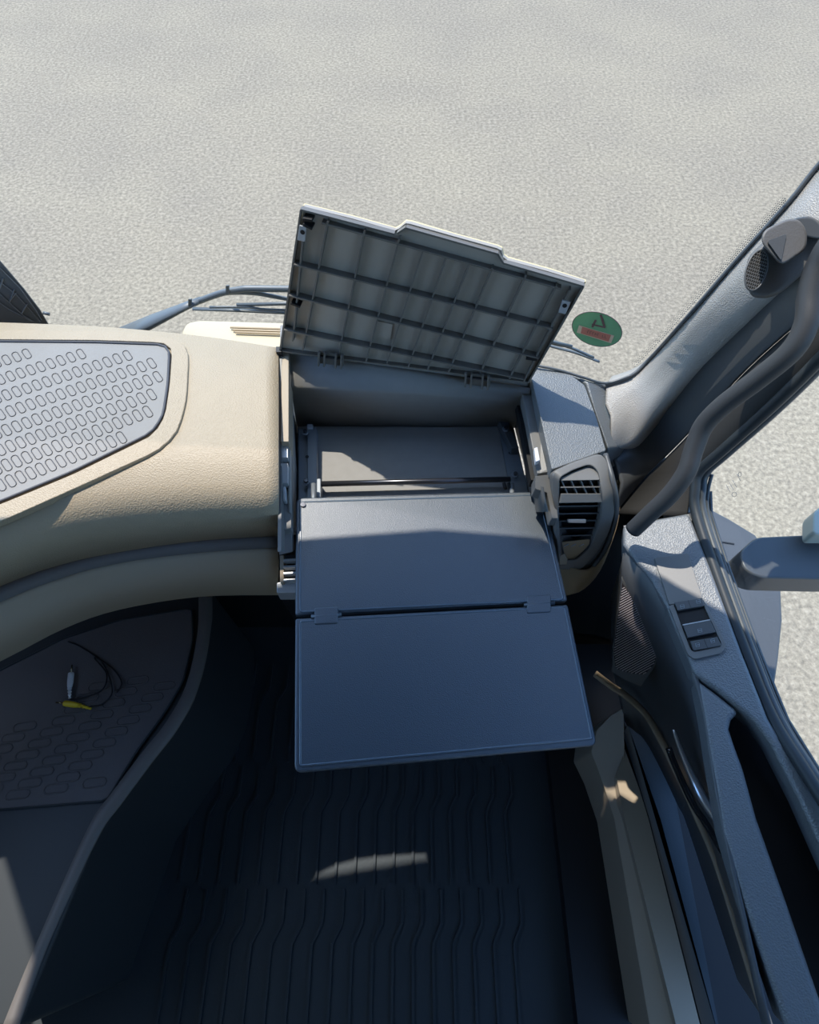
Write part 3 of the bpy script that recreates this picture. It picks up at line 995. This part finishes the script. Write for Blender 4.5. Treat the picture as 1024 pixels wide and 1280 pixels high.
for q, ic in zip(sws, icons):
    b = slab('switch', rnd([TPn.at(x, y, .0065) for x, y in q], .001), -TPn.n * .006, M['dark_smooth'], swf, .001)
    geos = []
    for (x, y) in ((ic[0], ic[1]), (ic[2], ic[3])):
        if x is None:
            continue
        geos.append(tube_geo([TPn.at(x + u, y + v, .0067) for u, v in ((-2.6, -1.6), (2.0, -2.6), (2.8, 1.8), (-1.8, 2.8))], .00022, sides=4, closed=True))
        geos.append(bar_geo(TPn.at(x - 2.2, y + .6, .0066), TPn.at(x + 2.4, y - .4, .0066), .0004, TPn.n * .0002))
    vs, fs = join(geos)
    raw('symbol', vs, fs, M['icon'], b)
    if q is not sws[1]:
        a_, c_ = (q[0][0] + q[1][0]) / 2, (q[0][1] + q[1][1]) / 2
        e_, f_ = (q[2][0] + q[3][0]) / 2, (q[2][1] + q[3][1]) / 2
        bar('key_gap', TPn.at(a_, c_, .0064), TPn.at(e_, f_, .0064), .0005, TPn.n * .0003, M['black'], b)
slab('switch_lip', [TPn.at(x, y, .007) for x, y in [(853.5, 780.5), (888, 774), (888.5, 775), (854, 781.6)]], -TPn.n * .003, M['silver'], swf)
# chrome strip and pocket
cr = spline([P(842, 912, .78), P(852, 940, .77), P(866, 972, .76), P(880, 1000, .76), P(899, 1028, .76), P(930, 1080, .76), P(990, 1180, .76)], 5)
tube('chrome_strip', cr, [.0022 + .0055 * min(1, i / 14) for i in range(len(cr))], M['chrome'], door)
cr2 = [p + V((-.012, -.008, -.01)) for p in cr[3:]]
tube('gloss_strip', cr2, .005, mat('gloss_black', (.012, .014, .017), .12, .6), door)
# outer skin down below the sill
sk0 = [DP.at(x + 18, y + 2, -.03) for x, y in wpx[5:]]
sk1 = [p + V((.03, 0, -.45)) for p in sk0]
loft('outer_skin', [sk0, sk1], M['body'], door, thick=.004)

# flared fender / step housing outside
fen = slab('step_fender', [P(x, y, .55) for x, y in [(866, 604), (878, 630), (912, 648), (945, 668), (966, 696), (977, 730), (979, 775), (974, 825), (966, 880), (960, 960), (930, 930), (905, 780), (880, 680)]], (0, 0, -.38), M['body'], None, .02, 4)
tag(fen, 'dark blue-grey flared wheel arch outside the side window, under the mirror arm', 'fender')
bar('panel_gap', P(894, 676, .5515), P(918, 680, .5515), .0025, (0, 0, .001), M['black'], fen)
# door mirror
mir = thing('side_mirror', P(985, 700, .93), 'grey mirror arm and pale housing outside the side window', 'mirror')
slab('mirror_arm', rnd([P(x, y, .96) for x, y in [(924, 690), (945, 671), (1012, 668), (1060, 664), (1180, 660), (1180, 722), (1040, 724), (950, 722), (930, 712)]], [.012, .012, .02, .01, .01, .01, .01, .012, .012]), (0, 0, -.05), M['body'], mir, .012, 5)
slab('arm_underside', rnd([P(x, y, .915) for x, y in [(935, 712), (1180, 716), (1180, 730), (960, 732)]], .01), (0, 0, -.012), M['grey'], mir, .004)
slab('mirror_housing', rnd([P(x, y, 1.0) for x, y in [(1017, 640), (1030, 630), (1190, 625), (1190, 668), (1017, 668)]], .008), (0, 0, -.03), mat('pale_green_white', (.42, .43, .36), .4, .5), mir, .006)

# ------------------------------------------------------------------ door sill, entry, beige parts
sill = thing('entry_step', P(780, 960, .05), 'tan entry step and curved door sill strip at the foot of the door', 'step')
cs = spline([P(744, 842, .66), P(765, 858, .655), P(783, 870, .65), P(809, 895, .645), P(832, 936, .64), P(856, 986, .64), P(873, 1024, .64), P(900, 1090, .64), P(962, 1290, .64)], 6)
tube('sill_strip', cs, .0065, mat('tan_door_seal', (.34, .26, .17), .45), sill, sides=10, flat=.6)
slab('step_side', rnd([P(x, y, z) for x, y, z in [(739, 940, .27), (746, 912, .30), (765, 893, .33), (780, 884, .34), (781, 936, .29), (779, 1024, .27), (850, 1300, .27), (815, 1300, .24), (768, 1024, .24), (751, 971, .25)]], .006), (0, 0, -.2), M['cream_smooth'], sill, .006)
slab('step_lip', rnd([P(x, y, .285) for x, y in [(777, 950), (781, 936), (800, 988), (811, 1024), (880, 1300), (850, 1300), (781, 1024), (771, 972)]], .002), (0, 0, -.16), M['cream_smooth'], sill, .003)
slab('step_shade_cover', [P(779, 918, .22), P(800, 985, .20), P(812, 1024, .2), P(882, 1300, .2), P(900, 1300, .12), P(826, 1024, .12), P(785, 905, .12)], (0, 0, -.02), M['black'], sill)  # black cover put in for the deep shade beside the step
slab('step_well', [V((.36, .52, .10)), V((.95, .52, .10)), V((.95, -.61, .10)), V((.36, -.61, .10))], (0, 0, -.04), M['black'], sill)
slab('step_tread', [P(780, 900, .12), P(826, 900, .12), P(900, 1290, .12), P(850, 1290, .12)], (0, 0, -.03), M['floor'], sill)

# ------------------------------------------------------------------ footwell
fm = thing('floor_mat', V((0, .05, .0)), 'black ribbed rubber floor mat in the shaded footwell under the table', 'mat')
slab('mat_base', rnd([P(262, 760, .012), P(700, 760, .012), P(745, 930, .012), P(800, 1290, .012), P(-40, 1290, .012), P(120, 1050, .012)], .03), (0, 0, -.012), M['floor'], fm, .004)
geos = []
for k in range(-6, 12):
    x = -.30 + k * .048 + .02
    for j in range(4):
        y0 = -.62 + j * .28
        a, b = V((x, y0, .013)), V((x, y0 + .16, .013))
        c, d = V((x + .022, y0 + .20, .013)), V((x + .022, y0 + .27, .013))
        for p, q in ((a, b), (b, c), (c, d)):
            geos.append(bar_geo(p, q, .006, V((0, 0, .006))))
vs, fs = join(geos)
tag(raw('ribs', vs, fs, M['floor'], fm), kind='stuff')
struct(box('wall_front', (-1.15, .60, 0), (.42, .63, .80), M['black']), 'black bulkhead under the dashboard', 'bulkhead')

kick = loft('trim_4', [[V((.24, .61, .93)), V((.34, .61, .93)), V((.40, .60, .92)), V((.47, .545, .92))], [V((.24, .58, .5)), V((.36, .58, .5)), V((.46, .57, .5)), V((.56, .50, .5))], [V((.24, .56, -.1)), V((.36, .56, -.1)), V((.56, .54, -.1)), V((.75, .48, -.1))]], M['black'], thick=.01)
struct(kick, 'black kick panel between dashboard end and door', 'panel')

# ------------------------------------------------------------------ centre console at lower left
con = thing('centre_console', P(60, 930, 0) * 1, 'low charcoal console shelf with a grey rim below the cream dashboard', 'console')
cz = .46
ct = [(-150, 990), (-140, 875), (0, 800), (80, 765), (160, 740), (264, 735), (262, 790), (247, 860), (222, 910), (190, 950), (150, 1004), (120, 1045), (20, 1290), (-150, 1290)]
slab('console_body', [P(x, y, cz) for x, y in ct], (0, 0, -cz), M['blackr'], con, .012, 4)
rimc = [(264, 742), (262, 790), (247, 860), (222, 910), (190, 952), (150, 1006), (122, 1046), (60, 1180), (20, 1290)]
rimi = [(248, 742), (247, 790), (233, 855), (208, 902), (178, 940), (138, 993), (110, 1034), (45, 1180), (0, 1290)]
loft('console_rim', [[P(x, y, cz - .02) + V((.004, 0, 0)) for x, y in rimc], [P(x, y, cz + .008) for x, y in rimc], [P(x, y, cz + .010) for x, y in rimi], [P(x, y, cz - .004) for x, y in rimi]], M['strip'], con, thick=.003, sp=4)
cm = thing('console_mat', P(90, 900, cz), 'dark rubber mat with capsule ridges on the console, under the loose cable', 'mat')
cmp_ = [(-140, 1014), (-110, 905), (0, 838), (80, 798), (150, 775), (240, 760), (241, 800), (229, 852), (205, 892), (170, 940), (133, 1001), (0, 1012)]
slab('mat_sheet', rnd([P(x, y, cz + .006) for x, y in cmp_], .01), (0, 0, -.006), M['cmat'], cm, .002)
tube('mat_edge', resample(rnd([P(x, y, cz + .007) for x, y in cmp_], .01), 120), .002, M['blackr'], cm, closed=True, sides=6)
geos = []
poly2 = [(-300, 1000), (-80, 960), (30, 900), (120, 850), (215, 845), (222, 862), (200, 893), (160, 945), (125, 990), (0, 1000)]
for r_ in range(-3, 16):
    for k in range(-12, 8):
        x = 205 + k * 33 + r_ * -15
        y = 858 + r_ * 14.2 - k * -7
        if x < -90 or not (inside((x - 12, y), poly2) and inside((x + 12, y), poly2)):
            continue
        c = P(x, y, cz + .0068)
        ax = P(x + 10, y - 1, cz) - P(x - 10, y + 1.5, cz)
        geos.append(capsule_ring(c, ax.normalized(), .046, .016, .0016, sides=5))
vs, fs = join(geos)
tag(raw('capsule_relief', vs, fs, M['cmat'], cm, smooth=True), kind='stuff')

# cable with two plugs
cb = thing('audio_cable', P(100, 870, cz + .01), 'loose thin black cable with a white and a yellow plug on the console mat', 'cable')
z0 = cz + .011
tube('cord', spline([P(112, 883, z0), P(128, 880, z0), P(140, 866, z0), P(136, 845, z0 + .002), P(125, 825, z0), P(100, 808, z0), P(85, 802, z0)], 8), .0016, M['black'], cb, sides=8)
tube('cord', spline([P(88, 874, z0), P(105, 872, z0), P(128, 862, z0 + .003), P(133, 842, z0), P(118, 822, z0 + .003), P(140, 835, z0), P(152, 853, z0), P(146, 866, z0)], 8), .0016, M['black'], cb, sides=8)


def plug(tip, bodyA, bodyB, tail, m, nm):
    pth = [P(*q, z0 + .004) for q in (bodyA, bodyB)]
    d = (pth[1] - pth[0])
    ps = [pth[0] + d * t for t in (0, .03, .12, .6, .85, 1.0)]
    o = tube(nm, ps, [.0048, .0058, .0062, .0062, .0052, .0036], m, cb, sides=14)
    tube('plug_pin', [pth[0], P(*tip, z0 + .004)], [.0022, .0016], mat('brass', (.6, .48, .3), .25, metal=1), o, sides=10)
    t0, t1 = pth[1], P(*tail, z0 + .003)
    for k in range(4):
        c = t0.lerp(t1, k / 3.2)
        dd = (t1 - t0).normalized()
        tube('strain_ring', [c - dd * .0012, c + dd * .0012], .0045 - k * .0006, m, o, sides=12)
    tube('boot', [t0, t1], [.003, .0022], m, o, sides=10)
    return o


plug((90, 831), (89, 841), (87, 861), (87, 873), M['white'], 'white_plug')
plug((70, 878), (80, 879), (100, 882), (114, 886), M['yellow'], 'yellow_plug')

# ------------------------------------------------------------------ outside the windscreen
ex = slab('front_panel', rnd([P(226, 414, .86), P(233, 402, .86), P(250, 399, .86), P(350, 402, .86), P(480, 412, .86), P(480, 470, .86), P(226, 470, .86)], .012), (0, 0, -.9), M['cream_paint'], None, .008, 4)
tag(ex, 'cream painted front panel of the truck, seen below the wiper blade', 'body panel')
for k in range(3):
    bar('grille_line', P(288 + k * 3, 410 + k * 3, .863), P(352, 412 + k * 3, .863), .004, (0, 0, .003), M['tan'], ex, .001)

wa = thing('wiper', PY(230, 395, .99), 'thick grey wiper arm with twin rods and blade, left of the raised lid', 'wiper')
YW = .945
p = lambda x, y, o=0.0: PY(x, y, YW + o)
tube('wiper_arm', [p(150, 420), p(190, 402), p(225, 386), p(250, 375)], [.024, .020, .013, .009], M['wiper'], wa, sides=12, flat=.5)
tube('wiper_arm', spline([p(245, 378), p(275, 367), p(300, 362), p(320, 361), p(420, 362)], 5), .0062, M['wiper'], wa, sides=10)
tube('wiper_rod', spline([p(240, 382), p(275, 368), p(310, 366), p(345, 371), p(420, 386)], 5), .0042, M['wiper'], wa, sides=10)
for x, y in ((284, 363), (237, 380)):
    slab('arm_clip', [p(x - 2, y - 6, -.009), p(x + 2, y - 6, -.009), p(x + 2, y + 6, -.009), p(x - 2, y + 6, -.009)], (0, .006, -.003), M['wiper'], wa, .001)
tube('wiper_blade', [p(241, 386, -.02), p(300, 388, -.02), p(420, 394, -.02)], .0045, M['wiper'], wa, sides=8, flat=.6)
tube('blade_spine', spline([p(262, 384, -.025), p(310, 384, -.025), p(335, 387, -.025), p(420, 389, -.025)], 4), .0026, M['wiper'], wa, sides=8)
tube('blade_carrier', [p(296, 381, -.022), p(420, 378, -.022)], .0035, M['wiper'], wa, sides=8)

wb = thing('wiper', PY(715, 440, .86), 'short end of a grey wiper blade between raised lid and green sticker', 'wiper')
p2 = lambda x, y, o=0.0: PY(x, y, .80 + o)
tube('wiper_blade', spline([p2(640, 418), p2(690, 433), p2(720, 441), p2(749, 452)], 4), .0032, M['wiper'], wb, sides=8, flat=.6)
tube('blade_spine', spline([p2(640, 412, -.004), p2(690, 429, -.004), p2(712, 434, -.004), p2(742, 447, -.004)], 4), .0026, M['wiper'], wb, sides=8)
tube('blade_carrier', [p2(640, 410, -.008), p2(690, 427, -.008), p2(715, 433, -.008)], .0030, M['wiper'], wb, sides=8)

# black ceramic panel printed low on the screen, far left
cp = [on_glass(x, y, .004) for x, y in [(-160, 200), (-60, 268), (0, 327), (30, 362), (50, 388), (64, 412), (-160, 412)]]
cpo = slab('print_panel', cp, (0, .002, 0), M['frit'], win)
geos = []
for q in ([(-10, 345), (20, 368), (40, 390), (50, 402)], [(-10, 358), (8, 375), (30, 395), (42, 402)], [(0, 335), (25, 360), (45, 388), (52, 400)], [(-10, 372), (10, 386), (40, 402)]):
    geos.append(tube_geo([on_glass(x, y, .006) for x, y in q], .0012, sides=4))
for a, b in (((4, 348), (0, 360)), ((18, 362), (12, 378)), ((34, 380), (27, 392)), ((20, 366), (14, 374))):
    geos.append(tube_geo([on_glass(*a, .006), on_glass(*b, .006)], .0012, sides=4))
vs, fs = join(geos)
raw('reflection_lines', vs, fs, M['mark_reflection'], cpo)  # grid of a reflection drawn in as paler lines
tube('screen_clip', [on_glass(54, 391, .003), on_glass(62, 393, .003)], .003, M['wiper'], win)

# round sticker on the windscreen
cpt = on_glass(746, 412, .004)
SP_ = Plane(on_glass(730, 412, .004), on_glass(762, 412, .004), on_glass(746, 398, .004))
st = thing('emissions_sticker', cpt, 'round green sticker with a red label on the lower right windscreen', 'sticker')
el = [SP_.at(746.5 + 31.5 * math.cos(a) * .99 + 5 * math.sin(a) * .3, 411.5 + 21.5 * math.sin(a) + 5 * math.cos(a) * .7) for a in [2 * math.pi * i / 40 for i in range(40)]]
slab('sticker_disc', el, -SP_.n * .0006, M['green'], st)
tube('sticker_ring', el, .0006, M['maroon'], st, closed=True, sides=4)
slab('label', [SP_.at(x, y, .0006) for x, y in [(724, 406.5), (768, 419.5), (764, 429), (721, 415.5)]], SP_.n * .0003, M['pink'], st)
slab('label_field', [SP_.at(x, y, .0010) for x, y in [(728, 408.5), (764, 419), (761, 427), (726, 416.5)]], SP_.n * .0003, M['red'], st)
geos = []
random.seed(2)
x = 735
for k in range(8):
    if k in (5,):
        x += 3
        continue
    y = 413.2 + (x - 735) * .29
    geos.append(bar_geo(SP_.at(x, y, .0014), SP_.at(x - .5, y + 3.2, .0014), .0008, SP_.n * .0002))
    yy = y + random.choice((0, 1.5, 3))
    geos.append(bar_geo(SP_.at(x, yy, .0014), SP_.at(x + 1.8, yy + .5, .0014), .0006, SP_.n * .0002))
    x += 3.1
vs, fs = join(geos)
raw('label_lettering', vs, fs, M['maroon'], st)
geos = [bar_geo(SP_.at(751, 393.5, .0006), SP_.at(756, 409, .0006), .0034, SP_.n * .0003),
        bar_geo(SP_.at(745, 400, .0006), SP_.at(740.5, 409, .0006), .0034, SP_.n * .0003),
        bar_geo(SP_.at(740, 405.5, .0006), SP_.at(757, 409.5, .0006), .0028, SP_.n * .0003)]
vs, fs = join(geos)
raw('sticker_numeral', vs, fs, M['maroon'], st)
